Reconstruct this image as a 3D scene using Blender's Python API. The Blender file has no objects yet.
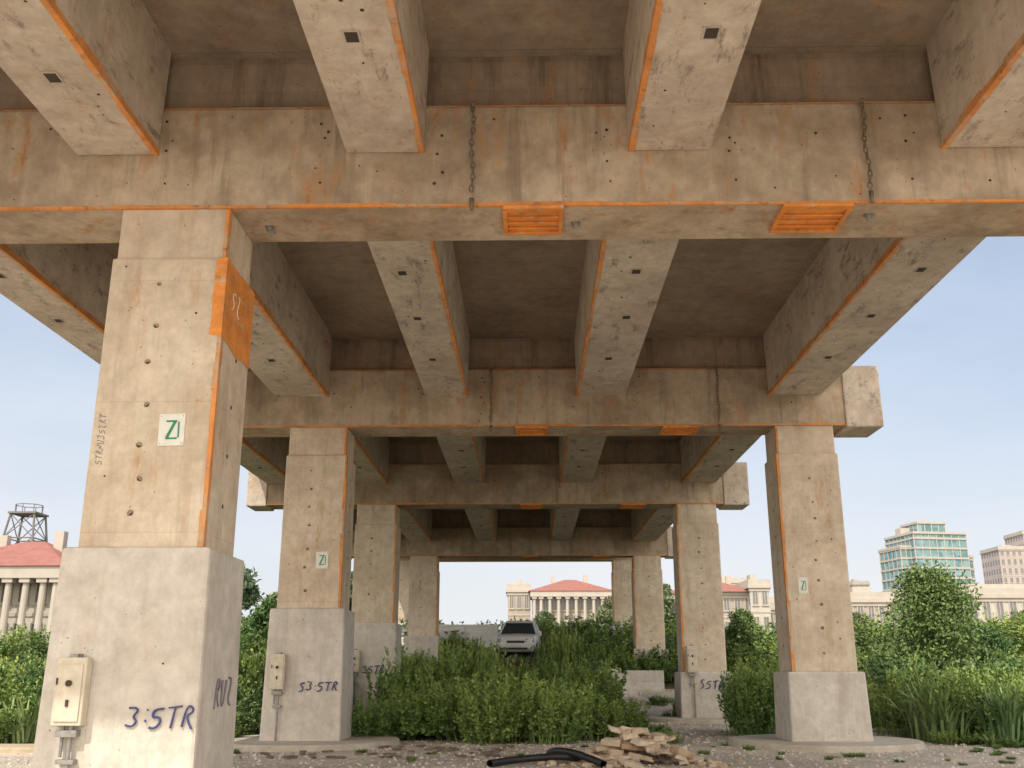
import bpy, bmesh, math, random
import numpy as np
from mathutils import Vector, Matrix
random.seed(7)
R = np.random.default_rng(7)
S = bpy.context.scene
COL = S.collection

# ------------------------------------------------------------------ materials
def newmat(name):
    m = bpy.data.materials.new(name); m.use_nodes = True
    nt = m.node_tree
    b = nt.nodes['Principled BSDF']
    return m, nt, b
def N(nt, t, **k):
    n = nt.nodes.new(t)
    for a, v in k.items():
        setattr(n, a, v)
    return n
def ramp(nt, src, p0, p1, c0=(0,0,0,1), c1=(1,1,1,1)):
    r = N(nt, 'ShaderNodeValToRGB')
    r.color_ramp.elements[0].position = p0; r.color_ramp.elements[1].position = p1
    r.color_ramp.elements[0].color = c0; r.color_ramp.elements[1].color = c1
    nt.links.new(src, r.inputs[0]); return r.outputs[0]
def mixc(nt, f, a, b, mode='MIX'):
    m = N(nt, 'ShaderNodeMix', data_type='RGBA', blend_type=mode)
    for i, v in ((0, f), (6, a), (7, b)):
        if hasattr(v, 'is_linked'): nt.links.new(v, m.inputs[i])
        elif i == 0: m.inputs[0].default_value = v
        else: m.inputs[i].default_value = (*v, 1) if len(v) == 3 else v
    return m.outputs[2]
def noise(nt, vec, sc, det=4, rough=.6):
    n = N(nt, 'ShaderNodeTexNoise'); n.inputs['Scale'].default_value = sc
    n.inputs['Detail'].default_value = det; n.inputs['Roughness'].default_value = rough
    nt.links.new(vec, n.inputs['Vector']); return n.outputs[0]
def mapping(nt, vec, sc=(1,1,1), loc=(0,0,0)):
    m = N(nt, 'ShaderNodeMapping'); m.inputs['Scale'].default_value = sc; m.inputs['Location'].default_value = loc
    nt.links.new(vec, m.inputs[0]); return m.outputs[0]
def mth(nt, op, a, b=0.0):
    m = N(nt, 'ShaderNodeMath', operation=op)
    for i, v in ((0, a), (1, b)):
        if hasattr(v, 'is_linked'): nt.links.new(v, m.inputs[i])
        else: m.inputs[i].default_value = v
    return m.outputs[0]

def concrete(name, base, dark, streak=.5, rust=.5, boards=None, mottling=.7, rough=.85, seed=0.0, rustcol=(.47,.25,.115), scuff=.0, lift=None, pits=.7):
    m, nt, b = newmat(name)
    g = N(nt, 'ShaderNodeNewGeometry').outputs['Position']
    p = mapping(nt, g, (1,1,1), (seed, seed*.7, seed*1.3))
    big = noise(nt, p, .8, 5, .64)
    c = mixc(nt, mth(nt,'MULTIPLY', ramp(nt, big, .40, .62), mottling), base, dark)
    fine = noise(nt, p, 4.5, 6, .74)
    c = mixc(nt, .75, c, ramp(nt, fine, .30, .70, (.70,.68,.66,1), (1.14,1.14,1.14,1)), 'MULTIPLY')
    # vertical runs of dirt, broken up by the blotches
    ps = mapping(nt, g, (3.6,3.6,.34), (seed,3,1))
    stn = noise(nt, ps, 1.0, 5, .70)
    c = mixc(nt, mth(nt,'MULTIPLY', ramp(nt, stn, .53, .72), streak), c, tuple(x*.52 for x in dark))
    c = mixc(nt, mth(nt,'MULTIPLY', ramp(nt, stn, .28, .44, (1,1,1,1), (0,0,0,1)), .35), c, tuple(min(.70, x*1.2+.02) for x in base))
    # rust patches and drips
    pr = mapping(nt, g, (3.0,3.0,.8), (seed+4,1,6))
    rn_ = noise(nt, pr, 1.2, 6, .74)
    c = mixc(nt, mth(nt,'MULTIPLY', ramp(nt, rn_, .55, .67), rust), c, rustcol)
    c = mixc(nt, mth(nt,'MULTIPLY', ramp(nt, rn_, .655, .73), rust*.8), c, tuple(x*.40 for x in rustcol))
    if scuff:
        pk = mapping(nt, g, (3.2,1.1,3.2), (seed+1,8,2))
        c = mixc(nt, mth(nt,'MULTIPLY', ramp(nt, noise(nt, pk, 1.5, 6, .80), .54, .65), scuff), c, tuple(x*.45 for x in dark))
    # pits
    v = N(nt, 'ShaderNodeTexVoronoi'); v.inputs['Scale'].default_value = 10
    nt.links.new(p, v.inputs['Vector'])
    pit = ramp(nt, v.outputs['Distance'], .06, .13, (1,1,1,1), (0,0,0,1))
    pit = mth(nt,'MULTIPLY', pit, ramp(nt, rn_, .50, .55))
    c = mixc(nt, mth(nt,'MULTIPLY', pit, pits), c, tuple(x*.32 for x in dark))
    sp = N(nt,'ShaderNodeSeparateXYZ'); nt.links.new(g, sp.inputs[0])
    for li,(ax, w, st) in enumerate(([(boards[0],boards[1],.4)] if boards else [])+([(2,lift,.3)] if lift else [])):
        q = mth(nt,'DIVIDE', mth(nt,'ADD', sp.outputs[ax], 100.0), w)
        fr = mth(nt,'FRACT', q)
        ln = ramp(nt, fr, 0.0, .022 if boards else .010, (1,1,1,1), (0,0,0,1))
        c = mixc(nt, mth(nt,'MULTIPLY', ln, st), c, tuple(x*.4 for x in dark))
        wn = N(nt,'ShaderNodeTexWhiteNoise', noise_dimensions='1D'); nt.links.new(mth(nt,'FLOOR', q), wn.inputs['W'])
        c = mixc(nt, .4, c, ramp(nt, wn.outputs[0], 0, 1, (.84,.83,.82,1), (1.10,1.10,1.10,1)), 'MULTIPLY')
    nt.links.new(c, b.inputs['Base Color'])
    b.inputs['Roughness'].default_value = rough
    b.inputs['Specular IOR Level'].default_value = .25
    bp = N(nt,'ShaderNodeBump'); bp.inputs['Strength'].default_value = .4; bp.inputs['Distance'].default_value = .012
    nt.links.new(noise(nt, p, 5, 4, .74), bp.inputs['Height']); nt.links.new(bp.outputs[0], b.inputs['Normal'])
    return m

M_shaft = concrete('concrete_column', (.66,.565,.45), (.52,.425,.32), .45, .5, seed=1, lift=1.37, mottling=.8)
M_plinth = concrete('concrete_plinth', (.62,.58,.525), (.52,.475,.42), .35, .15, seed=5, pits=.5)
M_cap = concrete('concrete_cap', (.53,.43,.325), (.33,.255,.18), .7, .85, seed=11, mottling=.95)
M_girder = concrete('concrete_girder', (.62,.54,.455), (.43,.36,.295), .2, .4, seed=17, scuff=.8)
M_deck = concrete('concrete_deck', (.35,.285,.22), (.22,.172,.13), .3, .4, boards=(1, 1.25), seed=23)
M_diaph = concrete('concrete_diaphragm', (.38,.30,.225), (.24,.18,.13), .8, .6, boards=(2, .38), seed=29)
M_pad = concrete('concrete_pad', (.54,.49,.42), (.42,.37,.31), .1, .1, seed=31)

def stripe_mat():
    m, nt, b = newmat('orange_edge_paint')
    g = N(nt, 'ShaderNodeNewGeometry').outputs['Position']
    n1 = noise(nt, g, 2.2, 6, .76)
    o = mixc(nt, ramp(nt, n1, .38, .66), (.76,.30,.075), (.46,.19,.065))
    n2 = noise(nt, mapping(nt,g,(1,1,1),(7,3,1)), 1.3, 6, .80)
    c = mixc(nt, ramp(nt, n2, .49, .61), o, (.52,.36,.23))
    c = mixc(nt, mth(nt,'MULTIPLY',ramp(nt, noise(nt,g,6,5,.8), .56, .66),.7), c, (.19,.11,.06))
    nt.links.new(c, b.inputs['Base Color']); b.inputs['Roughness'].default_value = .8
    return m
M_stripe = stripe_mat()
def simple(name, col, rough=.6, metal=0, var=.25, sc=6, spec=.4):
    m, nt, b = newmat(name)
    g = N(nt, 'ShaderNodeTexCoord').outputs['Object']
    c = mixc(nt, ramp(nt, noise(nt, g, sc, 4, .65), .3, .7), col, tuple(x*(1-var) for x in col))
    nt.links.new(c, b.inputs['Base Color'])
    b.inputs['Roughness'].default_value = rough; b.inputs['Metallic'].default_value = metal
    b.inputs['Specular IOR Level'].default_value = spec
    return m
def orange_mat():
    m, nt, b = newmat('orange_paint')
    g = N(nt, 'ShaderNodeNewGeometry').outputs['Position']
    c = mixc(nt, ramp(nt, noise(nt, g, 3, 6, .75), .40, .62), (.80,.29,.045), (.56,.20,.05))
    c = mixc(nt, ramp(nt, noise(nt, g, 7, 6, .8), .56, .64), c, (.55,.39,.25))
    c = mixc(nt, mth(nt,'MULTIPLY',ramp(nt, noise(nt, mapping(nt,g,(1,1,1),(3,1,9)), 5, 6, .8), .58, .68),.7), c, (.22,.11,.05))
    nt.links.new(c, b.inputs['Base Color']); b.inputs['Roughness'].default_value = .7
    return m
M_orange = orange_mat()
M_dark = simple('dark_hole', (.07,.052,.04), .95)
M_rustm = simple('rusty_metal', (.24,.14,.08), .8, .2, .6, 20)
M_ring = simple('rust_ring', (.40,.28,.19), .9, 0, .3, 20)
M_steel = simple('galvanised_steel', (.35,.34,.32), .5, .5, .4, 20)
M_boxp = simple('beige_box_paint', (.66,.59,.47), .5, 0, .25, 8)
M_white = simple('white_plate', (.76,.76,.70), .5, 0, .15, 12)
M_green = simple('green_paint', (.04,.28,.16), .6)
M_blue = simple('blue_marker', (.07,.08,.24), .7, 0, .4, 30)
M_grey = simple('grey_marker', (.22,.21,.25), .7)
M_rubber = simple('black_rubber', (.02,.02,.022), .45)

# ------------------------------------------------------------------ mesh helpers
class MB:
    def __init__(s): s.v=[]; s.f=[]; s.m=[]
    def add(s, vs, fs, mi=0):
        o=len(s.v); s.v+= [tuple(x) for x in vs]; s.f += [tuple(i+o for i in f) for f in fs]; s.m += [mi]*len(fs)
    def box(s, x0,x1,y0,y1,z0,z1, mi=0, M=None):
        vs=[(x0,y0,z0),(x1,y0,z0),(x1,y1,z0),(x0,y1,z0),(x0,y0,z1),(x1,y0,z1),(x1,y1,z1),(x0,y1,z1)]
        if M is not None: vs=[tuple(M@Vector(v)) for v in vs]
        s.add(vs, [(0,3,2,1),(4,5,6,7),(0,1,5,4),(1,2,6,5),(2,3,7,6),(3,0,4,7)], mi)
    def hexa(s, vs, mi=0):
        s.add(vs, [(0,3,2,1),(4,5,6,7),(0,1,5,4),(1,2,6,5),(2,3,7,6),(3,0,4,7)], mi)
    def cyl(s, p0, p1, r0, r1, n=12, mi=0, caps=True):
        p0=Vector(p0); p1=Vector(p1); d=(p1-p0).normalized()
        a=d.orthogonal().normalized(); b=d.cross(a)
        vs=[]
        for p,r in ((p0,r0),(p1,r1)):
            for i in range(n):
                t=2*math.pi*i/n; vs.append(p+a*math.cos(t)*r+b*math.sin(t)*r)
        fs=[(i,(i+1)%n,n+(i+1)%n,n+i) for i in range(n)]
        if caps: fs += [tuple(range(n-1,-1,-1)), tuple(range(n,2*n))]
        s.add(vs, fs, mi)
    def obj(s, name, mats, parent=None, bevel=0, smooth=False, seg=2):
        me=bpy.data.meshes.new(name); me.from_pydata(s.v,[],s.f)
        for m in mats: me.materials.append(m)
        me.polygons.foreach_set('material_index', s.m)
        if smooth: me.polygons.foreach_set('use_smooth',[True]*len(s.f))
        me.update()
        o=bpy.data.objects.new(name, me); COL.objects.link(o)
        if bevel:
            md=o.modifiers.new('bevel','BEVEL'); md.width=bevel; md.segments=seg; md.limit_method='ANGLE'
        if parent: o.parent=parent
        return o
def empty(name, loc=(0,0,0)):
    e=bpy.data.objects.new(name,None); e.location=loc; COL.objects.link(e); e.empty_display_size=.3; return e

# ------------------------------------------------------------------ terrain
def tz(y):
    if y<31: return 0.0
    if y<43: return .7*(y-31)/12
    if y<46.5: return .7+1.3*(y-43)/3.5
    return 2.0
terr_y=[-80,-30,-10,0,5,10,15,20,25,31,34,37,40,43,44.7,46.5,54,70,100,160,260,420,700,1200]
terr_x=[-1200,-600,-300,-150,-80,-50,-30,-20,-12,-6,0,6,12,20,30,50,80,150,300,600,1200]
mb=MB()
vs=[(x,y,tz(y)) for y in terr_y for x in terr_x]; nx=len(terr_x)
mb.add(vs,[(j*nx+i,j*nx+i+1,(j+1)*nx+i+1,(j+1)*nx+i) for j in range(len(terr_y)-1) for i in range(nx-1)])
m,nt,b=newmat('grassy_soil')
g=N(nt,'ShaderNodeNewGeometry').outputs['Position']
c=mixc(nt, ramp(nt,noise(nt,g,.5,5,.7),.4,.6),(.12,.12,.05),(.27,.22,.15))
nt.links.new(mixc(nt,.7,c,ramp(nt,noise(nt,g,14,4,.8),.3,.7,(.5,.5,.5,1),(1.2,1.2,1.2,1)),'MULTIPLY'),b.inputs['Base Color'])
b.inputs['Roughness'].default_value=.95
mb.obj('ground',[m])

m,nt,b=newmat('gravel')
g=N(nt,'ShaderNodeNewGeometry').outputs['Position']
v=N(nt,'ShaderNodeTexVoronoi'); v.inputs['Scale'].default_value=22; nt.links.new(g,v.inputs['Vector'])
sep=N(nt,'ShaderNodeSeparateColor'); nt.links.new(v.outputs['Color'],sep.inputs[0])
c=ramp(nt,sep.outputs[0],0,1,(.42,.36,.295,1),(.70,.63,.545,1))
c=mixc(nt,ramp(nt,v.outputs['Distance'],.3,.75),c,(.30,.255,.205))
c=mixc(nt,ramp(nt,noise(nt,g,.45,5,.65),.45,.62),c,(.58,.50,.41))
c=mixc(nt,mth(nt,'MULTIPLY',ramp(nt,noise(nt,g,1.3,5,.7),.55,.7),.5),c,(.30,.25,.19))
nt.links.new(c,b.inputs['Base Color']); b.inputs['Roughness'].default_value=.95
bp=N(nt,'ShaderNodeBump'); bp.inputs['Strength'].default_value=.7; bp.inputs['Distance'].default_value=.03
nt.links.new(mth(nt,'SUBTRACT',1.0,v.outputs['Distance']),bp.inputs['Height']); nt.links.new(bp.outputs[0],b.inputs['Normal'])
M_gravel=m
mb=MB()
mb.add([(-26,-20,.006),(30,-20,.006),(30,20.8,.006),(-26,20.8,.006)],[(0,1,2,3)])
for (ya,yb) in ((20.8,31),(31,43)):
    mb.add([(-6.3,ya,tz(ya)+.006),(8.2,ya,tz(ya)+.006),(8.2,yb,tz(yb)+.006),(-6.3,yb,tz(yb)+.006)],[(0,1,2,3)])
mb.obj('gravel_yard',[M_gravel])
mb=MB(); mb.box(-27,-6.2,18.6,19.6,-.05,.10)
mb.obj('sand_kerb',[simple('sand_kerb',(.52,.42,.29),.9)],bevel=.03)
mb=MB(); mb.add([(-80,47.2,2.006),(80,47.2,2.006),(80,53,2.006),(-80,53,2.006)],[(0,1,2,3)])
mb.obj('road',[simple('asphalt',(.07,.07,.07),.9,0,.3,3)])

def stones(name, n, xr, yr, s0, s1, mat, zf=tz):
    base=np.array([(1,0,0),(0,1,0),(-1,0,0),(0,-1,0),(0,0,.7),(0,0,-.5)],float)
    tri=np.array([(0,1,4),(1,2,4),(2,3,4),(3,0,4),(1,0,5),(2,1,5),(3,2,5),(0,3,5)])
    V=np.zeros((n,6,3)); x=R.uniform(*xr,n); y=R.uniform(*yr,n)
    s=s0+(s1-s0)*R.random(n)**3; a=R.uniform(0,6.28,n)
    b_=base[None]*(.7+.6*R.random((n,6,1)))*s[:,None,None]
    ca,sa=np.cos(a)[:,None],np.sin(a)[:,None]
    V[:,:,0]=b_[:,:,0]*ca-b_[:,:,1]*sa+x[:,None]; V[:,:,1]=b_[:,:,0]*sa+b_[:,:,1]*ca+y[:,None]
    z=np.array([zf(t) for t in y]); V[:,:,2]=b_[:,:,2]+(z+s*.2)[:,None]
    F=(tri[None]+np.arange(n)[:,None,None]*6).reshape(-1,3)
    me=bpy.data.meshes.new(name); me.from_pydata(V.reshape(-1,3).tolist(),[],F.tolist()); me.materials.append(mat)
    o=bpy.data.objects.new(name,me); COL.objects.link(o); return o
m,nt,b=newmat('stone_bits')
gi=N(nt,'ShaderNodeNewGeometry').outputs['Random Per Island']
nt.links.new(ramp(nt,gi,0,1,(.36,.30,.24,1),(.70,.63,.54,1)),b.inputs['Base Color']); b.inputs['Roughness'].default_value=.9
M_stone=m
stones('gravel_stones',11000,(-9,14),(14.5,22),.010,.042,M_stone)
stones('gravel_stones',3500,(1.9,7.5),(21,42),.015,.07,M_stone)

# ------------------------------------------------------------------ viaduct
VI=empty('elevated_viaduct')
bents=[(3.4,6.37,-8.9,9.2),(10.0,6.37,-8.9,9.2),(20.3,6.37,-8.9,7.4),(30.4,6.37,-8.75,6.75),(44.6,6.37,-8.7,6.9),(57.0,7.5,-8.7,6.9)]
CAPD=.95; CAPH=1.26
caps=MB(); diaph=MB(); stripes=MB(); blocks=MB(); holes=MB()
for (y,z,x0,x1) in bents[1:]:
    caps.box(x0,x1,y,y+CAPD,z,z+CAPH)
    diaph.box(x0+.4,x1-.9,y+.14,y+CAPD-.14,z+CAPH,z+2.0)
    xx=x0+.01
    while xx<x1-.05:
        xe=min(x1-.01,xx+random.uniform(.7,1.9)); hh=random.uniform(.022,.045)
        stripes.box(xx,xe,y-.006,y+.02,z-.005,z+hh); xx=xe
    stripes.box(x0+.01,x1-.01,y-.008,y+.03,z-.007,z-.004)
    stripes.box(x0+.5,x1-1,y+.02,y+.13,z+CAPH,z+CAPH+.015)
    blocks.box(x1-.75,x1+.03,y-.05,y+CAPD+.05,z-.05,z+CAPH+.03)
    blocks.box(x0-.03,x0+.6,y-.05,y+CAPD+.05,z-.05,z+CAPH+.03)
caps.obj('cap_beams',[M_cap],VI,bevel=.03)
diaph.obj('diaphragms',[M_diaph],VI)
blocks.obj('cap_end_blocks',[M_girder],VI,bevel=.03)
bay=[ [(-8.3,-7.4),(-5.12,-4.19),(-2.05,-1.17),(1.14,2.06),(4.64,5.75)],
      [(-8.2,-7.3),(-5.40,-4.28),(-2.20,-1.30),(1.02,2.06),(5.08,6.2)],
      [(-8.2,-7.3),(-5.40,-4.40),(-2.32,-1.38),(.95,1.95),(4.75,5.8)],
      [(-8.2,-7.3),(-5.40,-4.40),(-2.35,-1.45),(.95,1.85),(4.6,5.7)],
      [(-8.2,-7.3),(-5.40,-4.40),(-2.35,-1.45),(.95,1.85),(4.6,5.7)] ]
gird=MB(); deck=MB(); par=MB(); recess=MB()
def hx(B,x0,x1,ya,yb,z0a,z0b,z1a,z1b,mi=0):
    B.hexa([(x0,ya,z0a),(x1,ya,z0a),(x1,yb,z0b),(x0,yb,z0b),(x0,ya,z1a),(x1,ya,z1a),(x1,yb,z1b),(x0,yb,z1b)],mi)
for i,gs in enumerate(bay):
    ya=bents[i][0]+CAPD; yb=bents[i+1][0]; za=bents[i][1]+.66; zb=bents[i+1][1]+.66
    ta=bents[i][1]+2.0; tb=bents[i+1][1]+2.0
    for k,(a,c_) in enumerate(gs):
        gird.hexa([(a,ya,za),(c_,ya,za),(c_,yb,zb),(a,yb,zb),(a-.03,ya,ta+.02),(c_+.03,ya,ta+.02),(c_+.03,yb,tb+.02),(a-.03,yb,tb+.02)])
        inner = c_ if (a+c_)/2<0 else a
        sg = -1 if inner==c_ else 1
        e=.006
        nseg=11 if yb-ya<11 else 13
        for sgm in range(nseg):
            t0=sgm/nseg; t1=(sgm+1)/nseg
            y0_,y1_=ya+(yb-ya)*t0,ya+(yb-ya)*t1; z0_,z1_=za+(zb-za)*t0,za+(zb-za)*t1
            hh=random.uniform(.06,.11); ww=random.uniform(.035,.065)
            q0,q1=sorted((inner-sg*e, inner+sg*.01))
            hx(stripes,q0,q1,y0_,y1_,z0_-e,z1_-e,z0_+hh,z1_+hh)
            q0,q1=sorted((inner, inner+sg*ww))
            hx(stripes,q0,q1,y0_,y1_,z0_-e-.002,z1_-e-.002,z0_+.01,z1_+.01)
        L=yb-ya; cx=(a+c_)/2
        if i==0: ylist=[4.9, 7.85 if k>1 else 8.45]
        else: ylist=[ya+t*(L/9.6 if L<11 else 1.0) for t in ((.9,2.6,4.6,6.9) if L<11 else (1.0,3.5,6,8.5,11))]
        for yy in ylist:
            if yy>yb-.6: continue
            zz=za+(zb-za)*(yy-ya)/L
            x_=cx+random.uniform(-.10,.10)
            recess.box(x_-.080,x_+.080,yy-.10,yy+.10,zz-.010,zz+.02,1)
            recess.box(x_-.060,x_+.060,yy-.075,yy+.075,zz-.013,zz-.008,0)
        for _ in range(8):
            yy=random.uniform(ya+.4,yb-.4); zz=za+(zb-za)*(yy-ya)/L
            x_=random.uniform(a+.15,c_-.15); r=random.uniform(.008,.022)
            recess.cyl((x_,yy,zz-.004),(x_,yy,zz+.01),r,r,8,0)
    xa=-8.9; xb=6.6 if i else 9.0
    y0d=ya-CAPD/2 if i else ya
    deck.hexa([(xa,y0d,ta),(xb,y0d,ta),(xb,yb+CAPD/2-.001,tb),(xa,yb+CAPD/2-.001,tb),(xa,y0d,ta+.28),(xb,y0d,ta+.28),(xb,yb+CAPD/2-.001,tb+.28),(xa,yb+CAPD/2-.001,tb+.28)])
    for (pa,pb) in ((xa,xa+.25),(xb-.25,xb)):
        hx(par,pa,pb,y0d,yb+CAPD/2-.001,ta+.28,tb+.28,ta+1.2,tb+1.2)
gird.obj('girders',[M_girder],VI,bevel=.025)
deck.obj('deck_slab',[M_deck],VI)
par.obj('parapets',[M_girder],VI)
recess.obj('soffit_recesses',[M_dark,M_pad],VI)

cols=[(-3.93,1,2.60,0,1),(7.35,1,1.4,0,-1),(-4.45,2,2.62,0,1),(5.78,2,1.40,0,-1),(-4.72,3,2.80,0,1),(5.15,3,1.40,0,-1),
      (-4.72,4,2.3,.6,1),(5.25,4,1.75,.6,-1),(-7.2,5,2.0,2,1),(5.35,5,2.0,2,-1)]
sh=MB(); pl=MB(); pads=MB()
W=.64
for (xc,bi,ph,gz,side) in cols:
    y,z,_,_=bents[bi]; yf=y-.02; yb=y+1.07
    zt=gz+ph
    sh.box(xc-W,xc+W,yf,yb,zt-.02,z-.60)
    sh.box(xc-W+.03,xc+W-.03,yf+.04,yb-.10,z-.62,z+.02)
    pl.hexa([(xc-.79,yf-.14,gz-.3),(xc+.79,yf-.14,gz-.3),(xc+.79,yb+.12,gz-.3),(xc-.79,yb+.12,gz-.3),
             (xc-.75,yf-.10,zt),(xc+.75,yf-.10,zt),(xc+.75,yb+.08,zt),(xc-.75,yb+.08,zt)])
    if gz==0: pads.cyl((xc,yf+.5,-.1),(xc,yf+.5,.12),1.88,1.83,56)
    ex=xc+side*W
    zs=zt+.01
    while zs<z-.62:
        ze=min(z-.61,zs+random.uniform(.3,.9)); w1=random.uniform(.03,.065); w2=random.uniform(.05,.11)
        stripes.box(min(ex,ex-side*w1),max(ex,ex-side*w1),yf-.004,yf+.01,zs,ze)
        stripes.box(ex-.005,ex+.005,yf-.006,yf+w2,zs,ze); zs=ze
    sx0,sx1=sorted((ex-side*.03,ex-side*.075))
    stripes.box(sx0,sx1,yf+.036,yf+.05,z-.59,z-.01)
    stripes.box(ex-side*.03-.004,ex-side*.03+.004,yf+.036,yf+.12,z-.59,z-.01)
    zz=zt+.35
    while zz<z-.7:
        x_=xc+(-.10 if side>0 else .02)+random.uniform(-.035,.035); r=random.uniform(.016,.030)
        holes.cyl((x_+random.uniform(-.006,.006),yf-.003,zz-.006),(x_,yf+.01,zz),r*1.35,r*1.4,12,1)
        holes.cyl((x_,yf-.005,zz),(x_,yf+.01,zz),r,r*.9,9,0)
        if random.random()<.6:
            x_=xc+random.choice((-.45,.35,.42,.12))+random.uniform(-.03,.03); r=random.uniform(.008,.018); dz=random.uniform(0,.3)
            holes.cyl((x_,yf-.004,zz+dz),(x_,yf+.01,zz+dz),r,r,8,0)
        zz+=random.uniform(.33,.50)
    for zz in np.arange(zt+.5,z-.8,.55):
        ys=(yf+yb)/2+random.uniform(-.04,.04); xs=xc+side*W
        holes.cyl((xs-side*.01,ys,zz),(xs+side*.004,ys,zz),.024,.024,9,0)
    for _ in range(9):
        x_=xc+random.uniform(-.7,.7); zz=gz+random.uniform(.2,ph-.1); r=random.uniform(.004,.011)
        k=.14-.04*((zz-gz+.3)/(ph+.3))
        holes.cyl((x_,yf-k-.003,zz),(x_,yf-k+.02,zz),r,r,6,0)
sh.obj('column_shafts',[M_shaft],VI,bevel=.035,seg=2)
pl.obj('column_plinths',[M_plinth],VI,bevel=.04)
pads.obj('footing_pads',[M_pad],VI,bevel=.02)
for (y,z,x0,x1) in bents[1:]:
    for gx in (-6.2,-4.1,-2.3,-1.0,.9,2.3,4.3,5.6):
        for k in range(8):
            if random.random()<.2: continue
            x_=gx+random.uniform(-.06,.06); zz=z+.30+k*.11+random.uniform(-.03,.03); r=random.uniform(.008,.022)
            holes.cyl((x_,y-.004,zz),(x_,y+.01,zz),r,r,7,random.choice((0,0,1)))
    for _ in range(60):
        x_=random.uniform(x0+.5,x1-.8); zz=z+random.uniform(.1,1.15); r=random.uniform(.006,.018)
        holes.cyl((x_,y-.004,zz),(x_,y+.01,zz),r,r*.8,7,random.choice((0,1)))
holes.obj('tie_holes',[M_dark,M_ring],VI)
stripes.obj('orange_edges',[M_stripe],VI)

tr=MB()
for (y,z,x0,x1) in bents[1:5]:
    for (xa,xb) in ((-.28,.40),(2.82,3.60)):
        ye=.62
        tr.box(xa,xb,y+.08,y+ye,z-.018,z-.001)
        tr.box(xa,xb,y-.02,y+.08,z-.045,z-.001)
        tr.box(xa,xa+.05,y+.08,y+ye,z-.05,z-.018)
        tr.box(xb-.05,xb,y+.08,y+ye,z-.05,z-.018)
        for yy in (.22,.36,.50): tr.box(xa+.05,xb-.05,y+yy,y+yy+.03,z-.045,z-.018)
        tr.box(xa,xb,y+ye,y+ye+.06,z-.05,z-.001)
tr.obj('orange_soffit_trays',[M_orange],VI,bevel=.006,seg=1)
xr_=-3.93+W; yf=9.98
op=MB()
zt0,zt1=4.80,5.76
op.add([(xr_+.007,yf+a-.006,zv) for a,zv in ((0,zt0+.05),(.3,zt0+.02),(.6,zt0-.03),(.85,zt0+.02),(1.085,zt0),(1.085,zt1),(.7,zt1),(.35,zt1-.015),(0,zt1))],[tuple(range(9))])
op.add([(xr_+a+.005,yf-.007,zv) for a,zv in ((0,zt0+.05),(0,zt1),(-.11,zt1-.01),(-.13,zt1-.2),(-.12,zt1-.3),(-.135,zt0+.5),(-.12,zt0+.3),(-.14,zt0+.07))],[tuple(range(8))])
op.obj('orange_patch',[M_orange],VI)

GL={'3':[[(0,.9),(.35,1),(.6,.8),(.3,.55),(.65,.3),(.35,0),(0,.1)]],
    ':':[[(.2,.7),(.26,.66)],[(.2,.25),(.26,.2)]],
    '5':[[(.65,1),(.1,.95),(.05,.55),(.5,.6),(.62,.25),(.3,0),(0,.08)]],
    'T':[[(0,.95),(.8,1)],[(.42,.98),(.36,0)]],
    'R':[[(.1,0),(.14,1),(.55,.95),(.6,.65),(.16,.5),(.7,-.02)]],
    'S':[[(.6,.9),(.3,1),(.05,.75),(.5,.45),(.5,.1),(.05,0)]],
    'U':[[(0,1),(.05,.2),(.3,0),(.5,.25),(.55,1)]],
    'Z':[[(0,.95),(.6,1),(.05,.05),(.65,0)]],
    'N':[[(0,0),(.05,1),(.5,.02),(.6,1)]]}
def graffiti(txt, org, ux, uz, h, mat, th=.009, name='graffiti'):
    cu=bpy.data.curves.new(name,'CURVE'); cu.dimensions='3D'; cu.bevel_depth=th; cu.bevel_resolution=1
    ox=0
    org=Vector(org); ux=Vector(ux); uz=Vector(uz)
    for ch in txt:
        yo=random.uniform(-.08,.08); sc_=random.uniform(.9,1.1)
        for st in GL[ch]:
            sp=cu.splines.new('NURBS' if len(st)>2 else 'POLY'); sp.points.add(len(st)-1)
            for i,(a,c_) in enumerate(st):
                p=org+ux*((ox+a*.85+.15*c_)*h)+uz*((c_*sc_+yo+random.uniform(-.05,.05))*h)
                sp.points[i].co=(*p,1); sp.points[i].radius=random.uniform(.7,1.2)
            if sp.type=='NURBS': sp.order_u=3; sp.use_endpoint_u=True
        ox+= .42 if ch==':' else .78
    cu.materials.append(mat)
    o=bpy.data.objects.new(name,cu); COL.objects.link(o); o.parent=VI; return o
graffiti('3:5TR',(-3.84,9.84,.90),(1,0,-.03),(0,0,1),.19,M_blue,.011)
graffiti('RUZ',(-3.150,10.30,1.05),(0,1,0),(0,0,1),.27,M_grey,.010)
graffiti('S3:5TR',(-4.52,20.14,1.04),(1,0,0),(0,0,1),.18,M_blue,.013)
graffiti('35TR',(-4.95,30.24,1.35),(1,0,0),(0,0,1),.22,M_blue,.014)
graffiti('S5TR',(4.95,30.24,.92),(1,0,0),(0,0,1),.23,M_blue,.015)
graffiti('SZ',(xr_+.005,10.2,5.25),(0,1,0),(0,0,1),.24,M_white,.009)
graffiti('5TRNU35ZRT',(-4.42,9.978,3.45),(0,0,1),(-1,0,0),.07,M_grey,.0035)

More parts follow.
